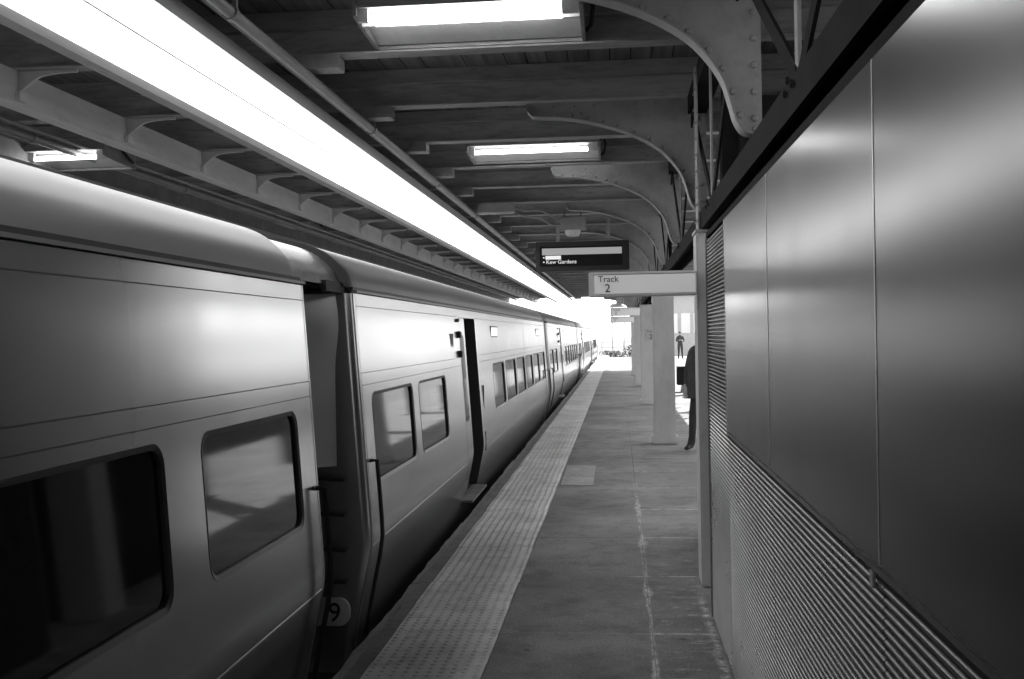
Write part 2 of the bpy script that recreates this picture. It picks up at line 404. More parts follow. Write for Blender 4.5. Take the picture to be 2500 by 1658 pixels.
def reflection_column(yc, label):  # unseen columns, added to lay dark vertical bands in the train's reflection
    t = empty('reflection_column', (2.95, yc, 0))
    MB().box(-.16, -.148, -.15, .15, .0, 3.495).build('flange', M['steel'], t); MB().box(.148, .16, -.15, .15, 0, 3.495).build('flange', M['steel'], t)
    MB().box(-.147, .147, -.008, .008, 0, 3.495).build('web', M['steel'], t); MB().box(-.24, .24, -.22, .22, .001, .03).build('base_plate', M['steel'], t)
    return tag(t, label, 'column', 'unseen columns added to band the train reflections')
for q, yc in enumerate((10.7, 14.6, 19.2, 25., 31.)):
    reflection_column(yc, 'unseen steel column added for its reflection in the train, %s from the shelter wall' % ('first', 'second', 'third', 'fourth', 'fifth')[q])
# unseen platform and canopy, added at right to streak the train's reflections
op = tag(MB().box(13, 18, -40, 62, -1.2, -.02).build('reflection_platform', M['concrete']), kind='structure')
t = empty('reflection_canopy', (15.5, 10, -.02))
MB().box(-2.4, 2.4, -48, 50, 3.5, 3.75).build('roof', M['steel'], t); MB().box(-2.46, -2.401, -48, 50, 3.2, 3.8).build('fascia', M['dark_steel'], t)
for yc in range(-40, 50, 8): MB().box(-.15, .15, yc-.15, yc+.15, 0, 3.499).build('post', M['steel'], t)
MB().box(2.2, 2.28, -48, 50, 0, 2.4).build('back_wall', M['steel'], t)
tag(t, 'unseen flat canopy added at right to streak the window reflections', 'canopy')

# ------------------------------------------------------------------ shelter wall at the right
XW = .527; YS = [-4.1, -2.52, -.93, .66, 2.25, 3.83, 5.34]; YE = 6.46; ZP, ZT = 1.206, 2.258
sh = empty('shelter_wall', (XW+.1, 1.2, 0))
tag(sh, 'satin metal panel wall with horizontally ribbed lower half at the right edge', 'wall')
def sp(mb, name, m_, parent=sh, **k):
    mb.v = [(x-XW-.1, y-1.2, z) for x, y, z in mb.v]; return mb.build(name, m_, parent, **k)
sp(MB().box(XW+.045, XW+.20, YS[0], YE-.03, .0, ZT-.02), 'core', M['dark_steel'])
for a, b in zip(YS[:-1], YS[1:]):
    sp(MB().box(XW, XW+.04, a+.004, b-.004, ZP+.004, ZT), 'wall_panel', M['panel'], bevel=.003)
    m_ = MB().box(XW-.0012, XW+.044, b-.0032, b+.0032, ZP+.01, ZT-.004)
    sp(m_, 'joint_strip', M['trim'])
def ribs(a, b, z0, z1, off):
    m = MB(); pitch = .0215; n = int((z1-z0)/pitch); pts = []
    prof = [(0, 0), (.12, 0), (.17, .50), (.27, .80), (.40, .96), (.55, 1), (.70, .96), (.83, .80), (.94, .50), (1, 0)]
    for i in range(n):
        for (t, d) in prof[:-1]: pts.append((XW+off+.016-.015*d, z0+(i+t)*pitch))
    pts.append((XW+off+.016, z0+n*pitch)); m.sheet(pts, 'y', a, b)
    m.box(XW+off+.018, XW+off+.03, a, b, z0, z1); return m
for k, (a, b) in enumerate(zip(YS[:-1], YS[1:])):
    sp(ribs(a+.003, b-.003, .012, ZP-.012, .004), 'ribbed_panel', M['corr'], smooth=True)
sp(ribs(YS[-1]+.003, YE-.02, .012, ZT-.01, .004), 'ribbed_panel', M['corr'])
sp(MB().box(XW-.002, XW+.044, YS[0], YS[-1], ZP-.0115, ZP+.003), 'sill_trim', M['panel'])
sp(MB().box(XW-.001, XW+.045, YE-.019, YE, .0, ZT), 'end_trim', M['steel'])
sp(MB().box(XW+.003, XW+.044, YS[0], YE-.02, ZT+.001, ZT+.03), 'top_trim', M['dark_steel'])
sp(MB().box(XW-.004, XW+.003, 2.30, 2.325, ZP-.05, ZP-.015), 'latch', M['trim'])
sp(MB().box(.90, 2.55, YE+.9, 9.35, 0, 3.30), 'daylight_blocker', M['dark_steel'])  # unseen block added to keep daylight out of the near car's reflection
sp(MB().box(XW+.205, 3.2, YE-.12, YE-.04, 0, ZT-.02).box(XW+.205, 3.2, YS[0], YS[0]+.08, 0, ZT-.02).box(3.201, 3.28, YS[0], YE-.04, 0, ZT-.02), 'rear_wall', M['dark_steel'])

# ------------------------------------------------------------------ continuous light strip
ls = empty('light_strip', (-2.4, 20, 3.2)); tag(ls, 'long continuous white light strip running under the canopy above the train', 'ceiling light')
def lp(mb, name, m_, **k):
    mb.v = [(x+2.4, y-20, z-3.2) for x, y, z in mb.v]; return mb.build(name, m_, ls, **k)
L0, L1 = .6, 51
lp(MB().prism([(-2.674, 3.222), (-2.664, 3.197), (-2.61, 3.184), (-2.274, 3.184), (-2.274, 3.214), (-2.66, 3.228)], 'y', L0, L1), 'diffuser', M['diffuser'])
lp(MB().prism([(-2.258, 3.184), (-2.098, 3.210), (-2.095, 3.238), (-2.258, 3.212)], 'y', L0, L1), 'diffuser', M['diffuser'])
lp(MB().box(-2.2725, -2.2595, L0, L1, 3.176, 3.214), 'divider', M['beam'])
lp(MB().prism([(-2.69, 3.232), (-2.06, 3.2455), (-2.06, 3.33), (-2.75, 3.33), (-2.75, 3.240)], 'y', L0-.02, L1+.02), 'housing', M['housing'])
lp(MB().box(-2.80, -2.705, L0, L1, 3.218, 3.236), 'rim', M['girder'])
lp(MB().box(-2.90, -2.815, L0, L1, 3.228, 3.31), 'cable_tray', M['pipe'])
for k, y in enumerate(BY):
    if L0 < y < L1: lp(MB().box(-2.45, -2.41, y-.02, y+.02, 3.331, 3.499), 'hanger', M['steel'])

# ------------------------------------------------------------------ tube fixtures
def fixture(x0, x1, y, label, lit=True, two=True, grp=None, z=3.5):
    t = empty('tube_light', (x0, y, z))
    L = x1-x0
    def p(mb, name, m_, **k): return mb.build(name, m_, t, **k)
    p(MB().prism([(.085, .085), (.45, .042), (.47, .055), (.085, .105)], 'x', 0, L), 'reflector', M['reflector'])
    for xx in (-.022, L+.001):
        p(MB().prism([(-.12, .06), (.10, .035), (.47, .02), (.50, .04), (.48, .175), (-.12, .175)], 'x', xx, xx+.021), 'end_cap', M['steel'])
    p(MB().box(-.02, L+.02, .478, .505, .022, .07), 'lip', M['beam'])
    p(MB().box(0, L, -.11, .47, .108, .17), 'housing', M['beam'])
    for q, yy in enumerate((-.065, .03) if two else (-.02,)):
        p(MB().tube([(.06+.025*q, yy, .055), (L-.10, yy, .055)], .018, 10), 'tube', M['tube'] if lit else M['reflector'], smooth=True)
        for xa, xb in ((.0, .058+.025*q), (L-.098, L)): p(MB().box(xa, xb, yy-.016, yy+.016, .035, .107), 'lamp_holder', M['reflector'])
    p(MB().tube([(L+.02, .05, .16), (L+.06, .02, .20), (L+.075, .12, .12), (L+.06, .3, .07), (L+.03, .42, .07)], .013, 6), 'conduit', M['black'])
    tag(t, label, 'ceiling light', grp); return t
fixture(-1.47, -.19, 6.15, 'tube light with grimy white reflector nearest the camera at the top')
fixture(-1.47, -.17, 10.72, 'second tube light in front of the curved brackets, farther along the ceiling', two=False)
fixture(-5.24, -4.50, 9.12, 'tube light beyond the train roof at the left', two=False, z=3.305)
fixture(-6.2, -4.9, 16.9, 'unlit lamp trough far left above the train', lit=False, two=False)

# ------------------------------------------------------------------ pipes
def pipe(name, x, z, r, label, r2=None, x2=None, z2=None):
    t = empty(name, (x, 15, z))
    MB().tube([(0, -32, 0), (0, 35.5, 0)], r, 10).build('pipe', M['pipe'], t, smooth=True)
    if r2: MB().tube([(x2-x, -32, z2-z), (x2-x, 35.5, z2-z)], r2, 8).build('conduit', M['pipe'], t, smooth=True)
    y = 2.15
    while y < 50:
        MB().tube([(0, y-15-.02, 0), (0, y-15+.02, 0)], r*1.28, 10).build('collar', M['pipe'], t)
        MB().box(-.012, .012, y-15+.05, y-15+.075, r*.9, 3.495-z).build('hanger', M['steel'], t); y += 3.1
    return tag(t, label, 'pipe')
pipe('overhead_pipe', -1.93, 3.365, .034, 'painted pipe with thin conduit running under the beams right of the light strip', .013, -2.005, 3.385)
pipe('overhead_pipe', -4.78, 3.40, .038, 'pipe pair running under the beams beyond the pale girder above the train', .018, -4.64, 3.42)

# ------------------------------------------------------------------ train
XC = -3.15
PZ = [(-.40, -1.712), (-.2, -1.690), (.0, -1.652), (.2, -1.610), (.34, -1.580), (.40, -1.570), (.45, -1.565), (.52, -1.567), (.70, -1.5782), (1.44, -1.6240), (1.90, -1.6525), (1.985, -1.6578)]
def XP(z):
    for (z0, x0), (z1, x1) in zip(PZ[:-1], PZ[1:]):
        if z0 <= z <= z1: return x0+(x1-x0)*(z-z0)/(z1-z0)
    return PZ[0][1] if z < PZ[0][0] else PZ[-1][1]
ROOF = [(-1.668, 2.028), (-1.680, 2.08), (-1.705, 2.135), (-1.75, 2.185), (-1.81, 2.235), (-1.88, 2.272), (-1.97, 2.302), (-2.10, 2.330), (-2.30, 2.362), (-2.6, 2.392), (-2.9, 2.408), (-3.15, 2.412)]
ROOF = spline(ROOF, 3)
def roof_profile(scale=1., dz=0):
    full = ROOF + [(2*XC-x, z) for x, z in ROOF[::-1][1:]]
    return [(XC+(x-XC)*scale, 2.0+(z-2.0)*scale+dz) for x, z in full]
W0, W1, WR = .752, 1.345, .085
def rrect(a, b, z0, z1, r, n=5):
    out = []
    for cx, cz, s in ((b-r, z1-r, 0), (a+r, z1-r, 90), (a+r, z0+r, 180), (b-r, z0+r, 270)):
        for k in range(n+1):
            t = math.radians(s+90*k/n); out.append((cx+r*math.cos(t), cz+r*math.sin(t)))
    return out
def side_cell(m, a, b, z0, z1, hole):        # rectangle with a rounded hole, on the side surface
    ha, hb, h0, h1, r = hole; n = 5; inn = rrect(ha, hb, h0, h1, r, n); out = []
    cor = [(b, z1), (a, z1), (a, z0), (b, z0)]
    for c in range(4):
        for k in range(n+1):
            y, z = inn[c*(n+1)+k]
            first, last = (k == 0), (k == n)
            if first: q = (cor[c][0], z) if c % 2 == 0 else (y, cor[c][1])
            elif last: q = (y, cor[c][1]) if c % 2 == 0 else (cor[c][0], z)
            else: q = cor[c]
            out.append(q)
    N = len(inn); vs = [(XP(z), y, z) for y, z in inn] + [(XP(z), y, z) for y, z in out]
    fs = []
    for i in range(N):
        jn = (i+1) % N
        if out[i] == out[jn]: fs.append((i, N+i, jn))
        else: fs.append((i, N+i, N+jn, jn))
    m.add(vs, fs)
def train_car(y0, y1, wins, doors, label, seams=(), dests=(), front_end=True, detail=True):
    t = empty('train_car', (XC, y0, -1.09))
    def p(mb, name, m_, parent=t, **k):
        if parent is t: mb.v = [(x-XC, y-y0, z+1.09) for x, y, z in mb.v]
        else: mb.v = [(x-XC, y-y0, z+1.09) for x, y, z in mb.v]
        return mb.build(name, m_, parent, **k)
    # y breaks
    CELL0, CELL1 = .70, 1.44
    ev = sorted(wins)
    m = MB()
    zl = [z for z, _ in PZ]
    DZ0, DZ1 = .0, 1.90
    cuts = sorted([y0, y1] + [v for d in doors for v in d[:2]])
    for a, b in zip(cuts[:-1], cuts[1:]):
        isdoor = any(abs(a-d[0]) < 1e-6 for d in doors)
        for z0, z1 in zip(zl[:-1], zl[1:]):
            if isdoor and z0 >= DZ0-1e-6 and z1 <= DZ1+1e-6: continue
            if not isdoor and abs(z0-CELL0) < 1e-6:
                ws = [w_ for w_ in ev if a-1e-6 <= w_[0] and w_[1] <= b+1e-6]
                yy = a
                for i, w_ in enumerate(ws):
                    e = b if i == len(ws)-1 else (w_[1]+ws[i+1][0])/2
                    side_cell(m, yy, e, CELL0, CELL1, (w_[0], w_[1], W0, W1, WR)); yy = e
                if not ws: m.add([(XP(z0), a, z0), (XP(z0), b, z0), (XP(z1), b, z1), (XP(z1), a, z1)], [(0, 1, 2, 3)])
                continue
            # split long pieces for smooth shading
            m.add([(XP(z0), a, z0), (XP(z0), b, z0), (XP(z1), b, z1), (XP(z1), a, z1)], [(0, 1, 2, 3)])
    p(m, 'side_panel', M['train'], smooth=True)
    far = MB().sheet([(2*XC-x, z) for z, x in PZ], 'y', y0, y1); p(far, 'side_panel', M['train'], smooth=True)
    # roof, rounded at the ends
    m = MB(); sec = [(y0, .965), (y0+.05, .985), (y0+.14, 1.0), (y1-.14, 1.0), (y1-.05, .985), (y1, .965)]
    rp = [[(x, yy, z) for x, z in roof_profile(s)] for yy, s in sec]; n = len(rp[0])
    m.add([q for r_ in rp for q in r_], [(i*n+k, i*n+k+1, (i+1)*n+k+1, (i+1)*n+k) for i in range(len(sec)-1) for k in range(n-1)])
    m.add(rp[0], [tuple(range(n))]); m.add(rp[-1], [tuple(range(n))])
    roof = p(m, 'roof', M['trainroof'], smooth=True)
    p(MB().box(-1.675, -1.6385, y0+.01, y1-.01, 1.990, 2.004), 'gutter', M['trainroof'])
    p(MB().box(-1.70, -1.6665, y0+.01, y1-.01, 2.0045, 2.027), 'gutter_shadow_gap', M['seam'])
    # ends
    for ye, sgn in ((y0, 1), (y1, -1)):
        ep = [(x+(-.004), z) for z, x in PZ] ; poly = [(x, z) for z, x in PZ] + [(2*XC-x, z) for z, x in PZ[::-1]]
        p(MB().prism(poly, 'y', ye+sgn*.012, ye+sgn*.03), 'end_wall', M['trainend'])
    p(MB().box(XC-1.3, XC+1.3, y0+.3, y1-.3, -.95, -.402), 'underframe', M['under'])
    p(MB().box(XC-1.30, XC+1.42, y0+.05, y1-.05, -.40, -.36), 'floor_pan', M['under'])
    if not detail: return tag(t, label, 'train car', 'train cars along the platform')
    # windows
    for (a, b) in wins:
        gm = MB(); pts = rrect(a-.004, b+.004, W0-.004, W1+.004, WR, 6)
        gm.add([(XP(z)-.018, y, z) for y, z in pts], [tuple(range(len(pts)))])
        wn = p(gm, 'window', M['glass'])
        fo = rrect(a, b, W0, W1, WR, 6); fi = rrect(a+.022, b-.022, W0+.022, W1-.022, WR-.02, 6); n = len(fo)
        fm = MB(); fm.add([(XP(z)+.002, y, z) for y, z in fo] + [(XP(z)-.004, y, z) for y, z in fi] + [(XP(z)-.0175, y, z) for y, z in fi],
               [(i, (i+1) % n, n+(i+1) % n, n+i) for i in range(n)] + [(n+i, n+(i+1) % n, 2*n+(i+1) % n, 2*n+i) for i in range(n)])
        p(fm, 'frame', M['rim'], wn)
    # joints along the car
    for z, th, mm in ((1.478, .0018, 'seam'), (1.400, .0015, 'seam'), (1.905, .0018, 'seam'), (.385, .003, 'brightseam')):
        segs = [(y0+.02, y1-.02)]
        for d in doors: segs = [s for (a, b) in segs for s in (((a, d[0]-.02), (d[1]+.02, b)) if a < d[0] < b else ((a, b),))]
        for a, b in segs:
            p(MB().box(XP(z)-.004, XP(z)+.0022, a, b, z-th, z+th), 'panel_joint', M[mm])
    for ys_ in seams:
        pts = [(z, XP(z)) for z, _ in PZ]; mm = MB()
        mm.add([(x+.0025, ys_-.008, z) for z, x in pts]+[(x+.0025, ys_+.008, z) for z, x in pts], [(i, i+1, len(pts)+i+1, len(pts)+i) for i in range(len(pts)-1)])
        p(mm, 'panel_joint', M['seam'])
    # doors
    for (a, b, opened) in doors:
        mid_ = (a+b)/2-.10
        dz = [z for z, _ in PZ if 0 <= z <= 1.9]
        def leaf(ya, yb, nm):
            lm = MB(); n = len(dz)
            lm.add([(XP(z)-.018, ya, z) for z in dz]+[(XP(z)-.018, yb, z) for z in dz], [(i, i+1, n+i+1, n+i) for i in range(n-1)])
            lf = p(lm, 'door', M['train'], smooth=True)
            gl = MB(); pts = rrect((ya+yb)/2-.13, (ya+yb)/2+.13, .80, 1.72, .06, 5)
            gl.add([(XP(z)-.015, y, z) for y, z in pts], [tuple(range(len(pts)))]); p(gl, 'glass', M['glass'], lf)
            return lf
        if opened: leaf(a, mid_, 'door')
        else:
            leaf(a, (a+b)/2-.004, 'door'); leaf((a+b)/2+.004, b, 'door')
        # jambs, head, vestibule
        fr = MB(); n = len(dz)
        for yy in (a, b):
            fr.add([(XP(z), yy, z) for z in dz]+[(XP(z)-.16, yy, z) for z in dz], [(i, i+1, n+i+1, n+i) for i in range(n-1)])
        fr.add([(XP(1.9), a, 1.9), (XP(1.9), b, 1.9), (XP(1.9)-.16, b, 1.9), (XP(1.9)-.16, a, 1.9)], [(0, 1, 2, 3)])
        p(fr, 'door_frame', M['rim'])
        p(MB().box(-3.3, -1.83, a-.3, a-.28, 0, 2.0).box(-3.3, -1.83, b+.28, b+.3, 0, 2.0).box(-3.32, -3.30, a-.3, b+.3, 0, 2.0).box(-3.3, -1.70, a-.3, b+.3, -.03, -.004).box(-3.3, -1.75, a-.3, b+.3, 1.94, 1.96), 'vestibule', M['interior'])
        p(MB().box(-1.70, -1.535, a+.02, b-.02, -.03, -.006), 'threshold', M['edge'])
        # trim beside the door: bright strip, indicator lamps, speaker grille, door cock
        p(MB().add([(XP(z)+.004, b+.02, z) for z in dz]+[(XP(z)+.004, b+.05, z) for z in dz], [(i, i+1, n+i+1, n+i) for i in range(n-1)]), 'door_trim', M['brightseam'])
        p(MB().add([(XP(z)+.003, a-.02, z) for z in dz]+[(XP(z)+.003, a-.012, z) for z in dz], [(i, i+1, n+i+1, n+i) for i in range(n-1)]), 'door_trim', M['seam'])
        for zz in (1.52, 1.72): p(MB().box(XP(zz)-.01, XP(zz)+.035, a-.16, a-.06, zz-.035, zz+.035), 'indicator_lamp', M['rubber'], bevel=.008)
        p(MB().box(XP(1.87)-.01, XP(1.87)+.02, a-.16, a-.05, 1.85, 1.885), 'indicator_lamp', M['rubber'])
        for kx in range(4): p(MB().box(XP(1.66)-.01, XP(1.66)+.004, a-.62+.05*kx, a-.595+.05*kx, 1.59, 1.73), 'speaker_slot', M['rim'])
        p(MB().box(XP(.9)-.01, XP(.9)+.004, b+.28, b+.31, .75, 1.12), 'door_handle', M['rim'])
        p(MB().box(XP(.5)-.01, XP(.5)+.004, b+.22, b+.25, .36, .58), 'door_handle', M['rim'])
    for (a, b) in dests:
        ds = MB(); ds.box(XP(1.78)-.01, XP(1.78)+.006, a, b, 1.68, 1.83); o = p(ds, 'destination_sign', M['rim'])
        p(MB().box(XP(1.78)-.003, XP(1.78)+.009, a+.05, b-.05, 1.70, 1.81), 'display', M['dest'], o)
    # rounded corner post and grab bar at both ends
    for ye, s in ((y0, -1), (y1, 1)):
        m = MB(); nq = 7; rr_ = .055
        vs = [(XP(z)-rr_+rr_*math.cos(k*math.pi/2/(nq-1)), ye+s*rr_*math.sin(k*math.pi/2/(nq-1)), z) for z, _ in PZ for k in range(nq)]
        vs += [(XP(z)-.30, ye+s*rr_, z) for z, _ in PZ]; nP = len(PZ)
        fs = [(i*nq+k, i*nq+k+1, (i+1)*nq+k+1, (i+1)*nq+k) for i in range(nP-1) for k in range(nq-1)]
        fs += [(i*nq+nq-1, nP*nq+i, nP*nq+i+1, (i+1)*nq+nq-1) for i in range(nP-1)]
        m.add(vs, fs); p(m, 'corner_post', M['train'], smooth=True)
    for ye, s in ((y0, 1), (y1, -1)):
        zs_ = [-.28+i*.12 for i in range(11)]
        path = [(XP(.92)+.004, ye+s*.06, .92), (XP(.92)+.05, ye+s*.06, .92)] + [(XP(z)+.052, ye+s*.06, z) for z in zs_[::-1] if z < .9] + [(XP(-.28)+.004, ye+s*.06, -.28)]
        p(MB().tube(path, .014, 8), 'grab_bar', M['rubber'], smooth=True)
    return tag(t, label, 'train car', 'train cars along the platform')
def layout(y0):
    rel = [(.26, 1.66), (1.90, 3.27), (7.03, 8.41), (8.58, 10.1), (10.24, 11.72), (11.9, 13.38), (13.56, 15.04), (15.22, 16.7)]
    return [(y0+a, y0+b) for a, b in rel]
# near car (only its rear stretch is in view)
train_car(-12.2, 5.50, [(y, y+1.24) for y in (3.98, 2.40, .82, -.76, -2.34, -3.92, -5.5)], [], 'nearest train car with large black windows at the left edge')
train_car(-30.5, -13.35, [], [], 'unseen train car added behind the camera', detail=False)  # out of view, added so little light comes from the rear
c2 = train_car(6.60, 23.75, layout(6.60), [(10.95, 12.19, True)], 'second train car with its door open beyond the coupling gap', seams=(18.43,), dests=((13.70, 14.45), (21.3, 22.1)))
train_car(24.9, 42.05, layout(24.9), [(29.25, 30.49, False)], 'third train car with shut doors, before the bright open end', seams=(36.73,), dests=((32.0, 32.8),))
train_car(43.2, 60.35, layout(43.2), [(47.55, 48.79, False)], 'fourth train car passing from under the canopy into daylight', seams=(55.0,))
train_car(61.5, 78.65, layout(61.5), [(65.9, 67.1, False)], 'farthest train car washed out in daylight past the canopy', seams=(73.3,))
# gangway hood, end equipment and number plate on the second car
def on2(mb, name, m_, **k):
    mb.v = [(x-XC, y-6.60, z+1.09) for x, y, z in mb.v]; return mb.build(name, m_, c2, **k)
for (ga, gb, car) in ((5.47, 6.58, c2),):
    hood = [(x, z) for x, z in roof_profile(.955)]
    on2(MB().sheet(hood, 'y', ga, gb).sheet([(x, z) for x, z in roof_profile(.90)], 'y', ga, gb), 'gangway_hood', M['trainend'], smooth=True)
    ring = roof_profile(1.002); ring2 = roof_profile(.93); n = len(ring)
    m = MB(); m.prism(ring + ring2[::-1], 'y', 6.52, 6.585); on2(m, 'hood_gasket', M['rubber'])
    on2(MB().box(-1.745, -1.71, 6.15, 6.58, 1.985, 2.05), 'hood_lip', M['rubber'])
    on2(MB().box(-2.36, -2.30, ga, gb, -.3, 2.0), 'bellows', M['rubber'])
    m = MB()
    for i in range(12):
        yy = ga+.02+i*.09; m.box(-2.295, -2.262, yy, yy+.045, -.25, 1.98)
    on2(m, 'bellows_fold', M['rubber'])
# end panel with soft bulge
m = MB(); nx, nz = 10, 24
vs = []; fs = []
for i in range(nx+1):
    for k in range(nz+1):
        x = -1.70-.48*i/nx; z = .90+1.08*k/nz
        d = .02+.03*math.exp(-((x+1.80)/.07)**2-((z-1.80)/.16)**2)
        vs.append((x, 6.61-d-.62*(-1.70-x), z))
for i in range(nx):
    for k in range(nz): a = i*(nz+1)+k; fs.append((a, a+1, a+nz+2, a+nz+1))
m.add(vs, fs); on2(m, 'end_panel', mat('satin_end_panel', .58, .25, .1, .1, 2), smooth=True)
for k, z in enumerate((.82, .60, .38, .18)):
    on2(MB().tube([(-1.72, 6.60, z), (-1.72, 6.50, z), (-2.02, 6.50, z+.02), (-2.02, 6.60, z+.02)], .014, 6), 'step_rung', M['rubber'], smooth=True)
on2(MB().tube([(-1.98, 6.56, 1.0), (-1.95, 6.45, .7), (-1.99, 6.42, .35), (-1.90, 6.46, .12), (-1.96, 6.56, -.1)], .028, 8), 'jumper_cable', M['rubber'], smooth=True)
on2(MB().tube([(-2.08, 6.56, .95), (-2.06, 6.40, .55), (-2.1, 6.38, .2), (-2.05, 6.5, -.15)], .024, 8), 'jumper_cable', M['rubber'], smooth=True)
pm = MB(); pts = [(x, z) for x, z in rrect(-2.10, -1.70, -.10, .075, .07, 6)]
pm.prism(pts, 'y', 6.524, 6.537); npl = on2(pm, 'number_plate', M['sign'])
tx = text('number', '9', .17, M['signdark'], c2, (0, 0, 0), FACE); tx.location = (-1.84-XC, 6.5205-6.60, -.072+1.09)
tx.parent = npl; tx.location = (-1.84-XC, 6.5205-6.60, -.072+1.09)

# ------------------------------------------------------------------ signs
def track_sign(x0, x1, y, z0, z1, label, arm=True):
    t = empty('track_sign', (x0, y, z0)); w_, h_ = x1-x0, z1-z0
    MB().box(0, w_, -.05, .05, 0, h_).build('case', M['sign'], t, bevel=.006)
    MB().box(.04*w_/.7, w_-.01, -.056, -.0505, .02, h_-.022).build('face', M['signglow'], t)
    MB().box(.03, w_-.01, -.0525, -.0502, h_-.019, h_-.016).build('joint', M['seam'], t)
    text('lettering', 'Track', .058*h_/.165, M['signdark'], t, (.062*w_/.7, -.0585, h_*.60), FACE)
    text('lettering', '2', .078*h_/.165, M['signdark'], t, (.104*w_/.7, -.0585, h_*.19), FACE)
    return tag(t, label, 'sign', 'track signs hung across the platform')
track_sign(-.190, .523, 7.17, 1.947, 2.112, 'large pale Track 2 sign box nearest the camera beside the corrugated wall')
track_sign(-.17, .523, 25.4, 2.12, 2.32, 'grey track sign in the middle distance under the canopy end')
track_sign(-.235, .523, 34.5, 2.05, 2.255, 'small farthest track sign, white with an added glow')
t = empty('track_plate', (.65, 25.49, 1.53))
MB().box(0, .24, -.008, .008, 0, .275).build('plate', M['wallpale'], t, bevel=.003)
text('lettering', 'Track', .075, M['signdark'], t, (.03, -.0095, .19), FACE); text('lettering', '2', .17, M['signdark'], t, (.085, -.0095, .03), FACE)
tag(t, 'small square Track 2 plate fixed to the pale column', 'sign')
t = empty('hanging_sign', (-.03, 30, 2.52))
MB().box(0, .21, -.012, .012, 0, .19).build('plate', M['wallpale'], t)
for zz in (.115, .035):
    for xx in (.03, .115): MB().box(xx, xx+.06, -.0145, -.0125, zz, zz+.045).build('marking', M['steel'], t)
for xx in (.03, .18): MB().box(xx-.004, xx+.004, -.004, .004, .191, .978).build('hanger', M['steel'], t)
tag(t, 'tiny white sign hanging below the canopy behind the Track 2 sign', 'sign')
t = empty('disc_lamp', (-.03, 29.2, 2.44))
m = MB(); n = 20
pr = [(.0, .085), (.10, .075), (.19, .03), (.20, 0), (.18, -.015), (0, -.02)]
for (ra, za), (rb, zb) in zip(pr[:-1], pr[1:]):
    for k in range(n):
        a0, a1 = 2*math.pi*k/n, 2*math.pi*(k+1)/n
        m.add([(ra*math.cos(a0), ra*math.sin(a0), za), (ra*math.cos(a1), ra*math.sin(a1), za), (rb*math.cos(a1), rb*math.sin(a1), zb), (rb*math.cos(a0), rb*math.sin(a0), zb)], [(0, 1, 2, 3)])
m.build('shade', M['reflector'], t, smooth=True); MB().tube([(0, 0, .085), (0, 0, 1.06)], .012, 6).build('stem', M['steel'], t)
tag(t, 'pale shallow disc lamp hanging on a stem in the distance', 'lamp')
# departure display
DS = 1.325
t = empty('departure_display', (-.91*DS, 12.0*DS, 1.7+.715*DS)); W_, H_ = 1.05*DS, .335*DS
MB().box(0, W_, 0, .16, 0, H_).build('case', M['display'], t, bevel=.01)
MB().box(.045*DS, W_-.075*DS, -.003, -.0005, .055*DS, H_-.055*DS).build('screen', M['black'], t)
MB().box(.072*DS, W_-.082*DS, -.006, -.0035, H_-.150*DS, H_-.075*DS).build('lit_band', M['led'], t)
MB().box(.11*DS, .285*DS, -.006, -.0035, H_-.20*DS, H_-.158*DS).build('lit_band', M['led2'], t)
for zz in (H_-.185*DS, H_-.236*DS): MB().box(.082*DS, .098*DS, -.006, -.0035, zz, zz+.014*DS).build('lit_dot', M['led2'], t)
text('lettering', 'Kew Gardens', .062*DS, M['led2'], t, (.115*DS, -.0045, H_-.248*DS), FACE, depth=.001)
for xx in (.25*DS, .82*DS): MB().box(xx-.025, xx+.025, .06, .10, H_+.001, 3.495-(1.7+.715*DS)).build('hanger', M['box'], t)
tag(t, 'black departure display with a lit band hanging behind the Track 2 sign', 'display')
# junction box on the pipe
t = empty('junction_box', (-1.60, 14.25, 3.34))
MB().box(-.25, .245, -.08, .08, 0, .157).build('case', M['box'], t, bevel=.012)
MB().box(-.256, .252, -.088, -.081, -.004, .02).build('lid_rim', M['girder'], t)
for xx in (-.18, .18): MB().box(xx-.02, xx+.02, -.03, .03, .158, .165).build('strap', M['steel'], t)
tag(t, 'grey junction box mounted under the beams where the pipe passes', 'box')
# speaker camera unit
t = empty('ceiling_device', (-.63, 15.5, 3.13))
MB().box(-.195, .19, -.12, .12, .085, .275).build('case', M['box'], t, bevel=.015)
m = MB(); n = 16; pr = [(.115, .084), (.105, .04), (.085, .0), (0, -.004)]
for (ra, za), (rb, zb) in zip(pr[:-1], pr[1:]):
    for k in range(n):
        a0, a1 = 2*math.pi*k/n, 2*math.pi*(k+1)/n
        m.add([(ra*math.cos(a0), ra*math.sin(a0), za), (ra*math.cos(a1), ra*math.sin(a1), za), (rb*math.cos(a1), rb*math.sin(a1), zb), (rb*math.cos(a0), rb*math.sin(a0), zb)], [(0, 1, 2, 3)])
m.build('dome', M['girder'], t, smooth=True)
for xx in (-.12, .12): MB().box(xx-.015, xx+.015, -.02, .02, .276, .368).build('mount', M['steel'], t)
tag(t, 'pale box with a rounded dome under it hanging above the departure display', 'device')
t = empty('flexible_conduit', (-1.35, 14.3, 3.42))
MB().tube(spline([(0, 0, 0), (.12, .1, -.03), (.3, .4, .0), (.45, .9, -.03), (.56, 1.15, -.06)], 6), .014, 6).build('pipe', M['pipe'], t, smooth=True)
MB().tube(spline([(0, .02, -.05), (.1, .1, -.10), (.28, .5, -.09), (.42, .9, -.14), (.56, 1.15, -.12)], 6), .014, 6).build('pipe', M['pipe'], t, smooth=True)
tag(t, 'pair of thin wavy conduits between junction box and domed device', 'conduit')

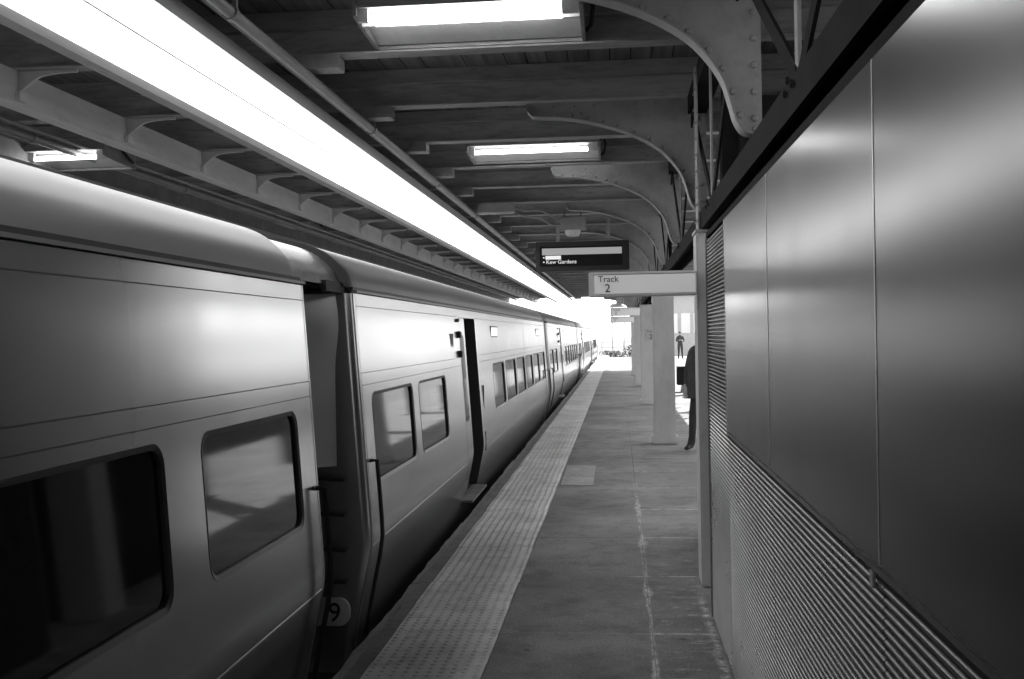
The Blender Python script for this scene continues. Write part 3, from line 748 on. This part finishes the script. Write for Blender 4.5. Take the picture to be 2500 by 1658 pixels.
# ------------------------------------------------------------------ people
def person(name, loc, rz, J, E, cat_label, hair=True, zs=1.0, coat_hem=.86, tilt=0):
    me = bpy.data.meshes.new(name); keys = list(J)
    me.from_pydata([J[k][0] for k in keys], [(keys.index(a), keys.index(b)) for a, b in E], [])
    o = link(name, me); o.location = loc; o.rotation_euler = (0, 0, rz); o.scale = (zs, zs, zs)
    sk = o.modifiers.new('skin', 'SKIN'); sk.use_smooth_shade = True
    for i, k in enumerate(keys):
        r_ = J[k][1]; r_ = r_ if isinstance(r_, tuple) else (r_, r_)
        me.skin_vertices[0].data[i].radius = r_
    me.skin_vertices[0].data[keys.index('pelvis')].use_root = True
    ss = o.modifiers.new('sub', 'SUBSURF'); ss.levels = 2; ss.render_levels = 2
    dg = bpy.context.evaluated_depsgraph_get(); nm_ = bpy.data.meshes.new_from_object(o.evaluated_get(dg))
    o.modifiers.clear(); o.data = nm_; nm_.materials.clear()
    for q in ('coat', 'trouser', 'skin', 'shoe'): nm_.materials.append(M[q])
    hx = [Vector(J[k][0]) for k in J if k.startswith(('palm', 'f'))]; neckz = J['neck'][0][2]
    for pl in nm_.polygons:
        c = pl.center; pl.use_smooth = True
        if c.z > neckz+.005: pl.material_index = 2
        elif any((c-q).length < .055 for q in hx): pl.material_index = 2
        elif c.z < .085: pl.material_index = 3
        elif c.z < coat_hem-.12: pl.material_index = 1
        else: pl.material_index = 0
    hd = Vector(J['head'][0])
    hm = bmesh.new(); bmesh.ops.create_uvsphere(hm, u_segments=14, v_segments=10, radius=1)
    for v in hm.verts:
        v.co = Vector((v.co.x*.088, v.co.y*.102+.018, v.co.z*.105+.035)) + hd
    bmesh.ops.delete(hm, geom=[v for v in hm.verts if (v.co.z-hd.z) < .035 and v.co.y-hd.y < -.015 or (v.co.z-hd.z) < -.05], context='VERTS')
    hme = bpy.data.meshes.new('hair'); hm.to_mesh(hme); hm.free(); hme.materials.append(M['hair'])
    for pl in hme.polygons: pl.use_smooth = True
    link('hair', hme, o)
    for s in (-1, 1):
        e = MB(); e.rivet(hd+Vector((s*.03, -.087, .004)), (0, -1, 0), r=.011, h=.006, n=8); e.build('eye', M['hair'], o)
        e = MB(); e.box(hd.x+s*.083-.006, hd.x+s*.083+.006, hd.y-.012, hd.y+.022, hd.z-.025, hd.z+.03); e.build('ear', M['skin'], o, bevel=.004)
    e = MB(); e.box(hd.x-.022, hd.x+.022, hd.y-.092, hd.y-.084, hd.z-.052, hd.z-.045); e.build('mouth', M['trouser'], o)
    tag(o, cat_label, 'person'); return o
def skeleton(lw, rw, le, re, lk, la, rk, ra):
    J = {'pelvis': ((0, 0, .96), (.15, .11)), 'waist': ((0, 0, 1.12), (.145, .105)), 'chest': ((0, .0, 1.32), (.17, .115)), 'upper': ((0, .01, 1.44), (.10, .085)),
         'neck': ((0, .0, 1.52), .055), 'jaw': ((0, -.012, 1.585), (.065, .075)), 'head': ((0, -.005, 1.645), (.078, .092)), 'crown': ((0, .005, 1.70), (.06, .07)), 'nose': ((0, -.098, 1.64), .012)}
    E = [('pelvis', 'waist'), ('waist', 'chest'), ('chest', 'upper'), ('upper', 'neck'), ('neck', 'jaw'), ('jaw', 'head'), ('head', 'crown'), ('head', 'nose')]
    for s, sx, wv, ev, kv, av in (('l', 1, lw, le, lk, la), ('r', -1, rw, re, rk, ra)):
        J['sh'+s] = ((.17*sx, .01, 1.42), .072); J['el'+s] = (ev, .056); J['wr'+s] = (wv, .036)
        d = (Vector(wv)-Vector(ev)).normalized(); side = Vector((0, 0, 1)).cross(d); side = side.normalized() if side.length > .1 else Vector((1, 0, 0))
        pv = Vector(wv)+d*.07; J['palm'+s] = (tuple(pv), (.038, .02))
        E += [('upper', 'sh'+s), ('sh'+s, 'el'+s), ('el'+s, 'wr'+s), ('wr'+s, 'palm'+s)]
        for q, (off, ln) in enumerate(((-.03, .065), (-.010, .08), (.010, .075), (.03, .06))):
            a = pv+d*.045+side*off; b = a+d*ln*.55; c = b+d*ln*.4+Vector((0, -.012, -.012))
            J['fa%d%s' % (q, s)] = (tuple(a), .010); J['fb%d%s' % (q, s)] = (tuple(b), .009); J['fc%d%s' % (q, s)] = (tuple(c), .0075)
            E += [('palm'+s, 'fa%d%s' % (q, s)), ('fa%d%s' % (q, s), 'fb%d%s' % (q, s)), ('fb%d%s' % (q, s), 'fc%d%s' % (q, s))]
        a = Vector(wv)+d*.03-side*.045; b = a+d*.045-side*.015
        J['fta'+s] = (tuple(a), .011); J['ftb'+s] = (tuple(b), .009); E += [('wr'+s, 'fta'+s), ('fta'+s, 'ftb'+s)]
        J['hip'+s] = ((.095*sx, 0, .90), .098); J['kn'+s] = (kv, .068); J['an'+s] = (av, .045)
        a = Vector(av); J['heel'+s] = ((a.x, a.y+.03, a.z-.045), .038); J['toe'+s] = ((a.x+.02*sx, a.y-.17, a.z-.05), (.042, .03))
        E += [('pelvis', 'hip'+s), ('hip'+s, 'kn'+s), ('kn'+s, 'an'+s), ('an'+s, 'heel'+s), ('an'+s, 'toe'+s)]
    return J, E
J, E = skeleton((.10, -.24, 1.18), (-.10, -.25, 1.20), (.25, -.04, 1.14), (-.25, -.04, 1.14), (.11, -.01, .50), (.14, .02, .085), (-.10, -.02, .50), (-.12, 0, .085))
person('person', (3.95, 69, 0), .15, J, E, 'person in dark clothes standing far off between columns, hands raised to chest', zs=1.01)
J, E = skeleton((.22, -.17, .98), (-.24, -.08, .92), (.25, .04, 1.16), (-.26, .03, 1.17), (.10, .02, .50), (.12, .12, .085), (-.15, -.06, .52), (-.20, -.02, .085))
pn = person('person', (1.22, 15.45, 0), -.5, J, E, 'person in a dark coat half hidden behind the near column', zs=1.02, coat_hem=.98)
m = MB(); n = 20; rings = [(1.49, .085, .075), (1.46, .17, .11), (1.40, .235, .14), (1.25, .25, .165), (1.08, .245, .165), (.92, .265, .185), (.78, .285, .20), (.74, .287, .20)]
for (za, ax_, ay_), (zb, bx_, by_) in zip(rings[:-1], rings[1:]):
    for k in range(n):
        a0, a1 = 2*math.pi*k/n, 2*math.pi*(k+1)/n
        fa = lambda a, z: 1+.035*math.sin(5*a+z*2)*max(0, 1.3-z)
        m.add([(ax_*math.cos(a0)*fa(a0, za), ay_*math.sin(a0)*fa(a0, za), za), (ax_*math.cos(a1)*fa(a1, za), ay_*math.sin(a1)*fa(a1, za), za), (bx_*math.cos(a1)*fa(a1, zb), by_*math.sin(a1)*fa(a1, zb), zb), (bx_*math.cos(a0)*fa(a0, zb), by_*math.sin(a0)*fa(a0, zb), zb)], [(0, 1, 2, 3)])
m.build('coat', M['coat'], pn, smooth=True)
# bin in the distance
t = empty('waste_bin', (1.86, 30.95, 0))
MB().box(-.2, .2, -.2, .2, .20, .70).build('body', M['black'], t, bevel=.02)
MB().prism([(-.10, 0), (.24, 0), (.19, .199), (-.06, .199)], 'y', -.17, .17).build('foot', M['steel'], t)
MB().box(-.215, .215, -.215, .215, .701, .73).build('lid', M['black'], t, bevel=.008)
tag(t, 'black boxy waste bin standing beyond the dark-coated person', 'bin')

# ------------------------------------------------------------------ platform end and far background
t = empty('end_railing', (0, PE-.2, 0))
for x in (-1.2, -.4, .4, 1.2, 2.0, 2.8): MB().tube([(x, 0, 0), (x, 0, 1.1)], .025, 6).build('post', M['steel'], t)
for z in (.35, .72, 1.1): MB().tube([(-1.2, 0, z), (2.8, 0, z)], .02, 6).build('rail', M['steel'], t)
tag(t, 'pipe railing across the far end of the platform', 'railing')
def shrub(loc, r, h, label):
    t = empty('shrub', loc); rr = random.Random(int(loc[0]*97+loc[1]))
    m = MB()
    for k in range(5):
        a = rr.uniform(0, 6.28); m.tube([(0, 0, 0), (math.cos(a)*r*.3, math.sin(a)*r*.3, h*.5), (math.cos(a)*r*.6, math.sin(a)*r*.6, h*.85)], .03, 5)
    m.build('stem', M['bark'], t)
    m = MB()
    for k in range(900):
        a = rr.uniform(0, 6.28); q = rr.random()**.5; z = rr.random(); s = r*q*math.sqrt(max(0, 1-(z*1.0-.35)**2*1.6))*rr.uniform(.7, 1.1)
        c = Vector((s*math.cos(a), s*math.sin(a), .1+z*h)); u = Vector((rr.uniform(-1, 1), rr.uniform(-1, 1), rr.uniform(-1, 1))).normalized(); v = u.orthogonal().normalized(); L = rr.uniform(.07, .16)
        m.add([c-u*L, c+v*L*.5, c+u*L, c-v*L*.5], [(0, 1, 2, 3)])
    m.build('foliage', M['leaf'], t)
    return tag(t, label, 'shrub')
shrub((-.6, 84, -1.25), 1.3, 1.5, 'dark shrub past the platform end nearest the train')
shrub((1.4, 86, -1.25), 1.5, 1.9, 'taller dark shrub past the platform end by the columns')
t = empty('station_house', (6.3, 92, -1.25))
MB().box(-3.2, 6, 0, 8, 0, 6.2).build('wall', M['wallpale'], t); MB().box(-3.6, 6.4, -.5, 8.5, 6.21, 6.5).build('roof', M['steel'], t)
for x in (-1.6, -.55, .5, 1.55):
    wn = MB().box(x-.38, x+.38, -.06, -.002, 2.9, 4.6).build('window', M['sign'], t); MB().box(x-.31, x+.31, -.075, -.062, 2.97, 4.53).build('pane', M['winpale'], wn)
tag(t, 'pale building with tall bright windows beyond the platform end', 'building')
def pole(loc, h, label):
    t = empty('utility_pole', loc)
    MB().tube([(0, 0, 0), (0, 0, h)], .08, 8).build('shaft', M['housing'], t); MB().box(-1.1, 1.1, -.06, .06, h-1.0, h-.85).build('crossarm', M['housing'], t)
    for x in (-1.0, -.4, .4, 1.0): MB().tube([(x, 0, h-.849), (x, 0, h-.68)], .04, 6).build('insulator', M['wallpale'], t)
    return tag(t, label, 'pole')
pole((-.6, 118, -1.25), 8.5, 'pale utility pole in the glare past the platform end, nearer one')
pole((1.0, 165, -1.25), 9, 'utility pole deepest in the glare at the far end')
